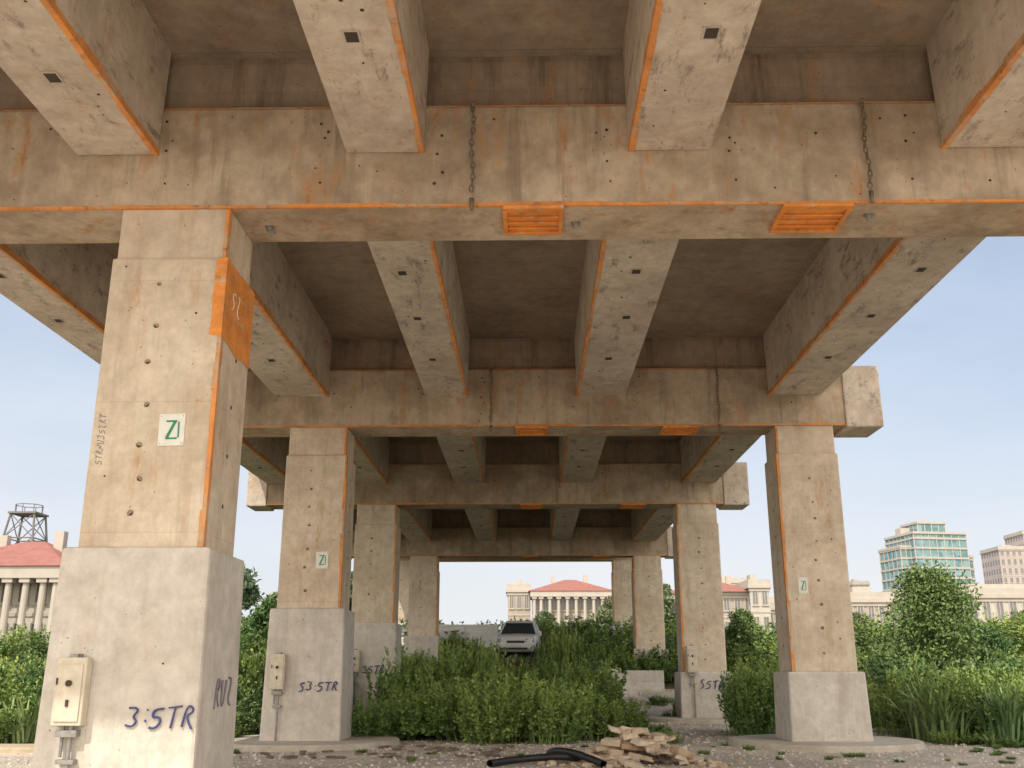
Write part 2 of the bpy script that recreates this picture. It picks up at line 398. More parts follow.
rn0=random.uniform
def plate(x,y,z,w,h):
    e=empty('number_plate',(x,y,z)); e.rotation_euler[1]=rn0(-.02,.02)
    b_=MB(); b_.box(-w/2,w/2,-.008,.0,-h/2,h/2)
    b_.obj('plate',[M_white],e)
    b_=MB(); t=w*.07
    b_.box(-w*.22,w*.20,-.012,-.008,h*.24,h*.24+t); b_.box(-w*.22,w*.22,-.012,-.008,-h*.30,-h*.30+t)
    b_.hexa([(-w*.22,-.012,-h*.24),(-w*.10,-.012,-h*.24),(-w*.10,-.008,-h*.24),(-w*.22,-.008,-h*.24),(w*.06,-.012,h*.25),(w*.18,-.012,h*.25),(w*.18,-.008,h*.25),(w*.06,-.008,h*.25)])
    b_.box(w*.24,w*.30,-.012,-.008,-h*.25,h*.25)
    b_.obj('lettering',[M_green],e)
    b_=MB()
    for sx in(-1,1):
        for sz in(-1,1): b_.cyl((sx*w*.42,-.012,sz*h*.43),(sx*w*.42,0,sz*h*.43),.006,.006,6)
    b_.obj('screws',[M_steel],e)
plate(-3.72,9.978,3.82,.27,.34)
plate(-4.22,20.278,3.58,.25,.34)
plate(5.48,20.278,3.06,.19,.32)

def ebox(x,y,z,w=.29,h=.62,zg=0):
    e=empty('electrical_box',(x,y,z))
    b_=MB(); b_.box(-w/2,w/2,-.13,0,-h/2,h/2)
    b_.obj('housing',[M_boxp],e,bevel=.012)
    b_=MB(); b_.box(-w*.40,w*.40,-.145,-.131,-h*.44,h*.40); b_.obj('door',[M_boxp],e,bevel=.006)
    b_=MB(); b_.cyl((0,-.165,h*.12),(0,-.14,h*.12),.03,.026,16); b_.box(-.012,.012,-.158,-.145,-h*.22,-h*.12)
    b_.box(-w*.42,-w*.38,-.16,-.145,h*.1,h*.2); b_.obj('fittings',[M_dark],e)
    b_=MB(); b_.cyl((.03,-.06,-h/2),(.03,-.06,-(z-zg)+.02),.022,.022,10); b_.cyl((-.05,-.05,-h/2),(-.05,-.05,-h/2-.28),.016,.016,8)
    b_.box(-.10,.10,-.10,0,-h/2-.10,-h/2-.04); b_.box(-.07,.10,-.09,0,-h/2-.34,-h/2-.30)
    b_.box(-.04,.04,-.11,0,h/2,h/2+.035)
    b_.obj('conduit',[M_steel],e)
ebox(-4.36,9.855,1.22)
ebox(-4.93,20.15,1.40,.27,.66)
ebox(-5.15,30.25,1.7,.27,.62)
ebox(4.75,30.25,1.75,.3,.75)

M_chain=simple('weathered_chain',(.26,.21,.16),.7,.3,.5,20)
def chain(x,y,ztop,L):
    nlink=int(L/.072); b_=MB()
    for k in range(nlink):
        zc=ztop-k*.072-.04; rot=k%2; nm=10; ns=5; rr=.009
        ring=[]
        for i in range(nm):
            t=2*math.pi*i/nm; cx=.023*math.cos(t); cz=.047*math.sin(t)
            n_=Vector((math.cos(t),0,math.sin(t)))
            for j in range(ns):
                s_=2*math.pi*j/ns
                p=Vector((cx,0,cz))+n_*rr*math.cos(s_)+Vector((0,1,0))*rr*math.sin(s_)
                if rot: p=Vector((p.y,p.x,p.z))
                ring.append((x+p.x+.012*math.sin(k*.7),y+p.y,zc+p.z))
        fs=[(i*ns+j,((i+1)%nm)*ns+j,((i+1)%nm)*ns+(j+1)%ns,i*ns+(j+1)%ns) for i in range(nm) for j in range(ns)]
        b_.add(ring,fs)
    b_.cyl((x,y+.05,ztop),(x,y-.05,ztop),.018,.018,8)
    b_.cyl((x,y,ztop-L-.02),(x,y,ztop-L-.16),.03,.02,8)
    b_.obj('hanging_chain',[M_chain],None,smooth=True)
chain(-.62,9.94,7.60,1.15); chain(3.78,9.94,7.60,1.10)
chain(-.80,20.24,7.60,1.2); chain(4.0,20.24,7.60,1.2)
lm=MB()
for (x,y) in ((.55,10.45),(3.86,10.3),(-3,10.5),(.7,20.8)):
    lm.cyl((x,y,6.37),(x,y,6.31),.04,.035,10); lm.cyl((x-.02,y,6.32),(x+.07,y,6.29),.015,.015,8); lm.box(x-.05,x+.05,y-.04,y+.04,6.355,6.369)
lm.obj('anchor_bolts',[M_steel],VI)

# ------------------------------------------------------------------ foliage
def leafmat(name, c0, c1, zgrad=True):
    m,nt,b=newmat(name)
    gi=N(nt,'ShaderNodeNewGeometry'); oi=N(nt,'ShaderNodeObjectInfo')
    c=ramp(nt,gi.outputs['Random Per Island'],0,1,(*c0,1),(*c1,1))
    if zgrad:   # leaf colour darker low down, lighter and yellower towards the tips
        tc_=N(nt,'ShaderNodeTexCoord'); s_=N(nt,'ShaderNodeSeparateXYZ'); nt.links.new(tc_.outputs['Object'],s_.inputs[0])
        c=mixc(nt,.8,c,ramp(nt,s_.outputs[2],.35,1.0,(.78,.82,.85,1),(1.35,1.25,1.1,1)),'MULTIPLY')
    c=mixc(nt,.75,c,ramp(nt,oi.outputs['Random'],0,1,(.62,.78,.72,1),(1.28,1.12,1.0,1)),'MULTIPLY')
    nt.links.new(c,b.inputs['Base Color']); b.inputs['Roughness'].default_value=.5; b.inputs['Specular IOR Level'].default_value=.35
    return m
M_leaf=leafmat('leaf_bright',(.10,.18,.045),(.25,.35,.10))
M_leaf2=leafmat('leaf_dark',(.07,.13,.045),(.16,.24,.075),False)
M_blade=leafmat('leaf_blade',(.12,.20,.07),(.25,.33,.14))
M_far=leafmat('leaf_far',(.11,.155,.085),(.19,.235,.13),False)
M_bark=simple('bark',(.14,.11,.08),.95,0,.5,12)
M_yel=simple('yellow_flower',(.6,.45,.04),.6)

def qmesh(name,Q,mats,mi=None):
    n=len(Q); me=bpy.data.meshes.new(name)
    me.vertices.add(n*4); me.vertices.foreach_set('co',Q.reshape(-1).astype(np.float32))
    me.loops.add(n*4); me.loops.foreach_set('vertex_index',np.arange(n*4,dtype=np.int32))
    me.polygons.add(n); me.polygons.foreach_set('loop_start',np.arange(0,n*4,4,dtype=np.int32)); me.polygons.foreach_set('loop_total',np.full(n,4,dtype=np.int32))
    for m_ in mats: me.materials.append(m_)
    if mi is not None: me.polygons.foreach_set('material_index',mi.astype(np.int32))
    me.update(calc_edges=True); me.validate(); return me
def leaves(P,D,L,Wd,rng):
    n=len(P); r=rng.normal(size=(n,3)); s=np.cross(D,r); s/=np.linalg.norm(s,axis=1,keepdims=True)+1e-9
    nrm=np.cross(D,s)
    mid=P+D*(L*.45)[:,None]+nrm*(L*.06)[:,None]
    tip=P+D*L[:,None]-nrm*(L*.08)[:,None]
    return np.stack([P,mid+s*Wd[:,None],tip,mid-s*Wd[:,None]],axis=1)
def bushmesh(name,seed,nst,Rr,H,nl,L,w,mat,lean=.35,extra=None):
    rng=np.random.default_rng(seed)
    a=rng.uniform(0,6.283,nst); r=Rr*.75*np.sqrt(rng.random(nst))
    root=np.stack([r*np.cos(a),r*np.sin(a),np.zeros(nst)],1)
    ln=rng.uniform(.05,1,nst)*lean
    aa=a+rng.normal(0,.6,nst)
    hh=H*(1-.35*(r/Rr)**2)*rng.uniform(.45,1.15,nst)
    tip=root+np.stack([np.cos(aa)*ln*hh,np.sin(aa)*ln*hh,hh],1)
    t=rng.uniform(.15,1,(nst,nl))**.75
    cv=(t**2)[:,:,None]*.15*(tip-root)[:,None,:]*np.array([1,1,0])
    P=(root[:,None,:]+(tip-root)[:,None,:]*t[:,:,None]+cv).reshape(-1,3)
    n=len(P); az=rng.uniform(0,6.283,n); el=rng.uniform(-.35,.8,n)+.4*t.reshape(-1)**2
    D=np.stack([np.cos(az)*np.cos(el),np.sin(az)*np.cos(el),np.sin(el)],1)
    LL=L*rng.uniform(.6,1.25,n)*(1.2-.6*t.reshape(-1)); WW=LL*w*rng.uniform(.8,1.2,n)
    Q=leaves(P,D,LL,WW,rng); mi=np.zeros(n)
    sd=(tip-root); wv=np.cross(sd,np.array([0.3,.8,0.1])); wv/=np.linalg.norm(wv,axis=1,keepdims=True)
    St=np.stack([root-wv*.008,root+wv*.008,tip+wv*.003,tip-wv*.003],1)
    Q=np.concatenate([Q,St]); mi=np.concatenate([mi,np.zeros(nst)])
    mats=[mat]
    if extra:
        k=extra; idx=rng.choice(nst,max(1,nst//8),replace=False)
        P2=(tip[idx][:,None,:]+rng.normal(0,.04,(len(idx),k,3))).reshape(-1,3)
        D2=rng.normal(size=P2.shape); D2/=np.linalg.norm(D2,axis=1,keepdims=True)
        Q2=leaves(P2,D2,np.full(len(P2),.045),np.full(len(P2),.014),rng)
        Q=np.concatenate([Q,Q2]); mi=np.concatenate([mi,np.ones(len(Q2))]); mats=[mat,M_yel]
    return qmesh(name,Q,mats,mi)
def grassmesh(name,seed,nb,Rr,H,w,mat):
    rng=np.random.default_rng(seed); out=[]
    a=rng.uniform(0,6.283,nb); r=Rr*.5*np.sqrt(rng.random(nb))
    p=np.stack([r*np.cos(a),r*np.sin(a),np.zeros(nb)],1)
    az=a+rng.normal(0,.8,nb); h=H*rng.uniform(.45,1.05,nb); bend=rng.uniform(.3,1.15,nb)
    d=np.stack([np.cos(az),np.sin(az),np.zeros(nb)],1); s=np.stack([-np.sin(az),np.cos(az),np.zeros(nb)],1)
    ts=[0,.35,.65,.88,1.0]; ws=[1,.95,.75,.4,.02]
    pts=[]
    for t in ts:
        z=h*(t-.40*bend*t**3.0); o=h*bend*.7*t**2
        pts.append(p+d*o[:,None]+np.array([0,0,1])*z[:,None])
    for i in range(4):
        out.append(np.stack([pts[i]-s*w*ws[i],pts[i]+s*w*ws[i],pts[i+1]+s*w*ws[i+1],pts[i+1]-s*w*ws[i+1]],1))
    return qmesh(name,np.concatenate(out),[mat])
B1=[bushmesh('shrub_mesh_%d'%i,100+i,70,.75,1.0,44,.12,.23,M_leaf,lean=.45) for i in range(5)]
B2=[bushmesh('shrubd_mesh_%d'%i,200+i,65,.8,1.0,38,.12,.30,M_leaf2,lean=.5) for i in range(3)]
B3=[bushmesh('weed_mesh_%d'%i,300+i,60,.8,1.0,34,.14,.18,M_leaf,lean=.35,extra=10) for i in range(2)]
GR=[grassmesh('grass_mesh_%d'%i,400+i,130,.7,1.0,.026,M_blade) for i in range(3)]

def inst(parent,me,x,y,z,s,sz,nm='clump'):
    o=bpy.data.objects.new(nm,me); o.location=(x,y,z); o.rotation_euler=(random.uniform(-.12,.12),random.uniform(-.12,.12),random.uniform(0,6.28))
    o.scale=(s,s,sz); COL.objects.link(o); o.parent=parent
rn=random.uniform
E=empty('leafy_shrubs')
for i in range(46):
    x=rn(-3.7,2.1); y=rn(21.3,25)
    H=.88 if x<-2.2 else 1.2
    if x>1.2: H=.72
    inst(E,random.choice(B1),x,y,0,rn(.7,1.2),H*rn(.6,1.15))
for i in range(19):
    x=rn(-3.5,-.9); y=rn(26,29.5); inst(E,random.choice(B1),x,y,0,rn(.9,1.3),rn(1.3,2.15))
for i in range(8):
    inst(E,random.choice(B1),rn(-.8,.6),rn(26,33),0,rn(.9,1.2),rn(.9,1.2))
E=empty('dense_shrubs')
for i in range(18):
    x=rn(.5,2.0); y=rn(30,36); inst(E,random.choice(B2+B1),x,y,tz(y),rn(1,1.3),rn(1.2,1.8))
for i in range(5):
    inst(E,random.choice(B1),1.25+rn(-.3,.3),34+rn(-.3,.3),tz(34),rn(.6,.8),rn(2.2,2.6))
for i in range(20):
    x=rn(-7.2,-5.9); y=rn(24,40); inst(E,random.choice(B2+B1),x,y,tz(y),rn(1,1.4),rn(1.5,2.2)+(y-24)*.06)
E=empty('tall_grass')
for i in range(9):
    inst(E,random.choice(GR+B1[:3]),rn(5.0,5.5),rn(23.8,25.4),0,rn(.75,.95),rn(1.3,1.7))
for i in range(34):
    x=rn(8.4,17.5); y=rn(21.0,23.5); inst(E,random.choice(GR),x,y,0,rn(1.1,1.5),rn(1.0,1.5))
for i in range(16):
    x=rn(-22,-6.4); y=rn(20.6,26); inst(E,random.choice(GR),x,y,0,rn(1.0,1.4),rn(.9,1.2))
E=empty('weed_field')
for i in range(60):
    x=rn(7.9,20); y=rn(21.4,26); inst(E,random.choice(B1+B3+B2[:1]),x,y,0,rn(.9,1.3),rn(.9,1.5))
for i in range(38):
    x=rn(-18,-6.5); y=rn(20.7,24); inst(E,random.choice(B1+B3+B2),x,y,0,rn(1,1.3),rn(.8,1.3))
for i in range(100):
    x=rn(-30,-6.6); y=rn(23,46)
    inst(E,random.choice(B3+B1+B2),x,y,tz(y),rn(1.2,1.8),rn(1.1,1.75))
for i in range(110):
    x=rn(7.6,32); y=rn(25,46)
    inst(E,random.choice(B3+B1[:2]+B2),x,y,tz(y),rn(1.2,1.9),rn(1.1,1.8))
for i in range(50):
    x=rn(-9,7.5); y=rn(43.6,46.4)
    if -2.0<x<1.0: continue
    inst(E,random.choice(B1+B2),x,y,tz(y),rn(1.1,1.6),rn(.7,1.2))
for i in range(12):
    inst(E,random.choice(B1),rn(-2,1),rn(43.0,45.2),tz(43.5),rn(.9,1.1),rn(.5,.7))
for i in range(120):
    x=rn(-48,48); y=rn(54,62)
    hs=1.2 if -36<x<-27 else 2.2
    inst(E,random.choice(B1+B2),x,y,2,rn(2.2,3.0),rn(.7,1.1)*hs)
E=empty('low_weeds')
for i in range(60):
    x=random.choice((rn(-9,-6),rn(8.0,12),rn(1.9,2.8))); y=rn(20.2,21.3) if abs(x)>3 else rn(21,27)
    inst(E,random.choice(B1+GR),x,y,0,rn(.3,.6),rn(.12,.35))
for i in range(18):
    x=rn(1.8,7); y=rn(31,43); inst(E,random.choice(B1+GR),x,y,tz(y),rn(.4,.7),rn(.12,.4))
for i in range(50):
    inst(E,random.choice(B1+GR),rn(-6,9),rn(16.5,20.9),0,rn(.08,.2),rn(.04,.11))

def treemesh(name,seed,H,Rc,nl,L,mat,clumps=38,zlow=.15,conic=.4):
    rng=np.random.default_rng(seed); rd=random.Random(seed)
    tb=MB()
    segs=6; p=Vector((0,0,0)); pts=[p]
    for i in range(segs):
        p=p+Vector((rd.uniform(-.05,.05)*H*.3,rd.uniform(-.05,.05)*H*.3,H*.85/segs)); pts.append(p)
    r0=H*.022
    for i in range(segs): tb.cyl(pts[i],pts[i+1],r0*(1-i/segs*.85),r0*(1-(i+1)/segs*.85),8)
    C=[]
    for k in range(clumps):
        u=rng.random(); z=H*(zlow+(1-zlow)*u)
        rad=Rc*((1-u*conic)*math.sin(math.pi*min(1,.25+.75*u))**.6+.12)*rng.uniform(.25,1.0)
        a=rng.uniform(0,6.283); c_=Vector((rad*math.cos(a),rad*math.sin(a),min(z,H*.95))); C.append(c_)
        if k%2==0:
            j=max(1,min(segs-1,int((c_.z/H-.15)*segs/.85))); tb.cyl(pts[j],c_,r0*.3,r0*.06,5)
    to=tb.obj(name+'_tmp',[M_bark])
    tm=to.data; bpy.data.objects.remove(to)
    C=np.array([tuple(c_) for c_ in C]); ci=rng.integers(0,len(C),nl)
    cs=rng.uniform(.13,.27,len(C))*Rc*1.4
    dv=rng.normal(size=(nl,3)); dv/=np.linalg.norm(dv,axis=1,keepdims=True)
    rr=rng.random(nl)**.45
    P=C[ci]+dv*(cs[ci]*rr)[:,None]*np.array([1,1,.75])
    D=dv*.7+rng.normal(size=(nl,3))*.6; D/=np.linalg.norm(D,axis=1,keepdims=True)
    Q=leaves(P,D,L*rng.uniform(.6,1.3,nl),L*.3*rng.uniform(.7,1.2,nl),rng)
    return tm,qmesh(name+'_leaves',Q,[mat])
def tree(nm,tms,x,y,z,s=1.0,parent=None):
    e=empty(nm,(x,y,z)) if parent is None else bpy.data.objects.new(nm,None)
    if parent is not None: COL.objects.link(e); e.parent=parent; e.location=(x,y,z)
    e.scale=(s,s,s*rn(.9,1.1)); e.rotation_euler[2]=rn(0,6.28)
    for n_,me in (('trunk',tms[0]),('crown',tms[1])):
        o=bpy.data.objects.new(n_,me); COL.objects.link(o); o.parent=e
T1=treemesh('tree_a',11,4.2,2.3,20000,.13,M_leaf2,clumps=95,zlow=.05,conic=.5)
T2=treemesh('tree_b',12,8,3.2,5000,.5,M_far,clumps=40)
T3=treemesh('tree_c',13,8,2.9,5000,.5,M_far,clumps=34,conic=.6)
T4=treemesh('tree_d',14,3.8,1.5,8000,.16,M_leaf2,clumps=36,zlow=.2,conic=.5)
tree('leafy_tree',T1,13.3,34,tz(34),1.0)
tree('leafy_tree',T4,16.9,38,tz(38),.62)
tree('leafy_tree',T4,10.6,40,tz(40),.72)
tree('leafy_tree',T4,-8.9,36,tz(36),1.0)
tree('leafy_tree',T4,9.1,44,tz(44),.7)
E=empty('distant_trees')
for i in range(120):
    x=rn(-75,110); y=rn(72,108)
    if -48<x<-24: continue
    px=529+x/(y*.96)*990
    s=rn(.55,.85)
    if 510<px<612: s=rn(.42,.56)*(y/95)
    if 612<px<780: s*=.78
    if 850<px: s*=.66
    tree('tree',random.choice((T2,T3)),x,y,2,s,parent=E)
for i in range(60):
    x=rn(-190,230); y=rn(165,230)
    tree('tree',random.choice((T2,T3)),x,y,2,rn(.9,1.3),parent=E)

# ------------------------------------------------------------------ buildings
M_stucco=simple('cream_stucco',(.42,.365,.305),.85,0,.2,.6)
M_wstucco=simple('white_stucco',(.50,.47,.42),.85,0,.15,.6)
M_trim=simple('stone_trim',(.47,.43,.38),.8,0,.15,1)
M_roof=simple('red_roof',(.36,.15,.12),.8,0,.3,1.5)
M_glass=simple('window_glass',(.19,.19,.20),.2,0,.3,.5,.6)  # lightened glass: distance haze put into the colour to lower contrast
def classic(name,cx,cy,w,d,h,floors,bays_,roofh,zg=2.0,columns=False,wall=None,roof='hip',rot=0):
    e=empty(name,(cx,cy,zg)); e.rotation_euler[2]=rot
    wl=MB(); wl.box(-w/2,w/2,0,d,0,h); wl.obj('walls',[wall or M_stucco],e)
    t=MB(); g_=MB()
    fh=h/floors; bw=w/bays_
    t.box(-w/2-.35,w/2+.35,-.35,d+.35,h-.45,h+.02); t.box(-w/2-.15,w/2+.15,-.15,-.002,h-.9,h-.46)
    for f in range(1,floors): t.box(-w/2-.08,w/2+.08,-.08,-.001,f*fh-.12,f*fh+.12)
    for f in range(floors):
        for b_ in range(bays_):
            x=-w/2+(b_+.5)*bw; z0=f*fh+fh*.28; z1=f*fh+fh*.80; ww=bw*.24
            g_.box(x-ww,x+ww,-.03,.1,z0,z1)
            t.box(x-ww-.12,x-ww,-.10,-.0015,z0-.1,z1+.1); t.box(x+ww,x+ww+.12,-.10,-.0015,z0-.1,z1+.1)
            t.box(x-ww,x+ww,-.10,-.0015,z1,z1+.16); t.box(x-ww-.18,x+ww+.18,-.16,-.0015,z0-.26,z0-.1)
            t.box(x-.035,x+.035,-.06,-.031,z0,z1)
        nb=max(2,int(d/bw))
        for sx in(-1,1):
            for b_ in range(nb):
                y=(b_+.5)*d/nb; z0=f*fh+fh*.28; z1=f*fh+fh*.80
                xa_=sx*w/2; g_.box(min(xa_,xa_+sx*.03),max(xa_,xa_+sx*.03),y-bw*.22,y+bw*.22,z0,z1)
    if columns:
        for b_ in range(bays_+1):
            x=-w/2+b_*bw; x=min(max(x,-w/2+.3),w/2-.3)
            t.cyl((x,-1.0,0),(x,-1.0,h-.8),.27,.22,12); t.box(x-.36,x+.36,-1.36,-.64,h-1.1,h-.8)
        t.box(-w/2-.3,w/2+.3,-1.45,-.36,h-.8,h+.0)
    t.obj('trim',[M_trim],e); g_.obj('windows',[M_glass],e)
    if roof=='hip':
        r=MB(); o=1.0 if not columns else 1.6
        ins=min(w,d)/2*.9
        r.add([(-w/2-.6,-o,h+.02),(w/2+.6,-o,h+.02),(w/2+.6,d+.6,h+.02),(-w/2-.6,d+.6,h+.02),(-w/2+ins,d/2-.2,h+roofh),(w/2-ins,d/2-.2,h+roofh),(w/2-ins,d/2+.2,h+roofh),(-w/2+ins,d/2+.2,h+roofh)],
              [(0,1,5,4),(1,2,6,5),(2,3,7,6),(3,0,4,7),(4,5,6,7),(0,3,2,1)])
        r.obj('roof',[M_roof],e)
        k=MB(); k.box(w*.18,w*.18+.7,d*.4,d*.4+.7,h+.3,h+roofh+.7); k.box(-w*.25,-w*.25+.6,d*.4,d*.4+.6,h+.3,h+roofh+.4); k.obj('chimneys',[M_trim],e)
    else:
        r=MB(); r.box(-w/2-.2,w/2+.2,-.2,0.05,h+.02,h+.8); r.box(-w/2-.2,-w/2,.05,d,h+.02,h+.8); r.box(w/2,w/2+.2,.05,d,h+.02,h+.8); r.box(-w*.2,w*.1,d*.4,d*.7,h,h+1.8)
        r.obj('roof_parapet',[M_trim],e)
    return e
classic('red_roofed_house',6.2,150,11.6,11,10.8,3,9,2.2,columns=True)
classic('stucco_house',-1.6,154,3.4,9,11.5,3,3,1,roof='flat')
classic('red_roofed_house',17.6,156,12.5,11,10.8,3,9,2.0,columns=True)
classic('red_roofed_house',28.3,150,9.5,10,10.7,3,6,2.0)
classic('stucco_house',33.6,148,2.8,8,11.6,3,2,1,roof='flat',wall=M_wstucco)
classic('stucco_house',39.5,158,9,9,9.0,2,6,1,roof='flat')
classic('red_roofed_pavilion',-37.2,70,9.6,9,6.4,2,8,2.4,columns=True,wall=M_wstucco)
classic('white_villa',-33.5,88,6.5,8,5.5,2,4,1,roof='flat',wall=M_wstucco)
classic('long_white_building',65.0,132,34,14,9.0,2,20,1,roof='flat',wall=M_wstucco)
classic('stucco_house',43.5,128,8,9,8.2,2,6,1,roof='flat')
classic('apartment_block',-42,190,14,10,13,4,6,1,roof='flat')
classic('apartment_block',48,240,9,10,20,7,4,1,roof='flat',wall=M_wstucco)

m,nt,b=newmat('teal_glass')
g=N(nt,'ShaderNodeNewGeometry').outputs['Position']
v=N(nt,'ShaderNodeTexVoronoi',distance='CHEBYCHEV'); v.inputs['Scale'].default_value=.45; nt.links.new(g,v.inputs['Vector'])
sep=N(nt,'ShaderNodeSeparateColor'); nt.links.new(v.outputs['Color'],sep.inputs[0])
nt.links.new(ramp(nt,sep.outputs[0],0,1,(.07,.17,.19,1),(.20,.33,.36,1)),b.inputs['Base Color']); b.inputs['Roughness'].default_value=.12
M_teal=m
def tower(name,cx,cy,w,d,h,fh,mat,trim,zg=2,steps=(),mull=3.0):
    e=empty(name,(cx,cy,zg)); g_=MB(); t=MB()
    parts=[(-w/2,w/2,0,d,0,h)]+[p for p in steps]
    for (x0,x1,y0,y1,z0,z1) in parts:
        g_.box(x0,x1,y0,y1,z0,z1)
        z=z0+fh
        while z<z1-.2:
            t.box(x0-.25,x1+.25,y0-.25,y1+.25,z-.28,z+.28); z+=fh
        t.box(x0-.35,x1+.35,y0-.35,y1+.35,z1-.01,z1+.7)
        n_=max(2,int((x1-x0)/mull))
        for i in range(n_+1):
            x=x0+(x1-x0)*i/n_; t.box(x-.12,x+.12,y0-.16,y0-.001,z0,z1)
        n_=max(2,int((y1-y0)/mull))
        for i in range(n_+1):
            y=y0+(y1-y0)*i/n_
            t.box(x0-.16,x0-.001,y-.12,y+.12,z0,z1)
    g_.obj('glazing',[mat],e); t.obj('floor_bands',[trim],e); return e
t_=tower('glass_office_tower',123.0,300,17,16,39,2.9,M_teal,M_trim,steps=[(-12.0,-8.7,2,14,0,35),(8.7,11.8,3,14,0,32.5),(-5,4,3,12,39.8,42.5)],mull=2.2)
t_.rotation_euler[2]=math.radians(10)
k=MB(); k.cyl((-2,7,42.5),(-2,7,46.5),.2,.1,6); k.cyl((1,8,42.5),(1,8,45.5),.15,.1,6); k.box(-9,-6,6,9,39,41.5); k.obj('roof_plant',[M_trim],t_)
M_pink=simple('pink_render',(.48,.41,.39),.85,0,.15,.3)
classic('apartment_tower',167,345,12,14,40,13,6,1,roof='flat',wall=M_pink)
classic('apartment_tower',178,350,11,14,46,15,6,1,roof='flat',wall=M_pink)
classic('apartment_tower',108,330,5,10,27,8,3,1,roof='flat',wall=M_wstucco)
lt=MB()
cx,cy,zb,zt_=-57.3,112,2,18.6
hb,ht=3.3,1.35
def cor(z):
    u=(z-zb)/(zt_-zb); k=hb+(ht-hb)*u
    return [Vector((cx+sx*k,cy+sy*k,z)) for sx,sy in((-1,-1),(1,-1),(1,1),(-1,1))]
lv=[zb+(zt_-zb)*i/6 for i in range(7)]
for i in range(6):
    a,b_=cor(lv[i]),cor(lv[i+1])
    for j in range(4):
        lt.cyl(a[j],b_[j],.13,.13,6); lt.cyl(a[j],b_[(j+1)%4],.06,.06,5); lt.cyl(a[(j+1)%4],b_[j],.06,.06,5); lt.cyl(b_[j],b_[(j+1)%4],.08,.08,5)
lt.box(cx-1.6,cx+1.6,cy-1.6,cy+1.6,zt_,zt_+.2)
for j in range(8):
    a=j*math.pi/4; c2=(j+1)*math.pi/4
    lt.cyl((cx+1.5*math.cos(a),cy+1.5*math.sin(a),zt_+.2),(cx+1.5*math.cos(a),cy+1.5*math.sin(a),zt_+1.1),.05,.05,5)
    lt.cyl((cx+1.5*math.cos(a),cy+1.5*math.sin(a),zt_+1.1),(cx+1.5*math.cos(c2),cy+1.5*math.sin(c2),zt_+1.1),.05,.05,5)
lt.obj('lattice_tower',[simple('dark_steel',(.20,.19,.19),.7)])
w_=MB(); w_.box(-9,-1.7,54,54.25,2,3.7); w_.box(-9.05,-1.65,53.95,54.3,3.7,3.8)
for x in np.arange(-9,-1.6,1.8): w_.box(x-.12,x+.12,53.93,54.0,2,3.69)
w_.obj('boundary_wall',[simple('white_wall',(.78,.77,.74),.8,0,.15,1)],None,bevel=.01)
# precast concrete barrier blocks left standing on the gravel
def barrier(x,y,z,L,rot):
    e_=MB(); prof=[(-.30,0),(-.30,.12),(-.14,.40),(-.10,.85),(.10,.85),(.14,.40),(.30,.12),(.30,0)]
    n=len(prof); vs=[(-L/2,a,b_) for a,b_ in prof]+[(L/2,a,b_) for a,b_ in prof]
    e_.add(vs,[(i,(i+1)%n,n+(i+1)%n,n+i) for i in range(n)]+[tuple(range(n-1,-1,-1)),tuple(range(n,2*n))])
    o_=e_.obj('concrete_barrier',[M_plinth],None,bevel=.015); o_.location=(x,y,z); o_.rotation_euler[2]=rot
barrier(3.2,39.5,tz(39.3),1.7,.12); barrier(4.6,41.4,tz(41.2),1.5,-.1); barrier(2.9,42.6,tz(42.4),1.7,.05)

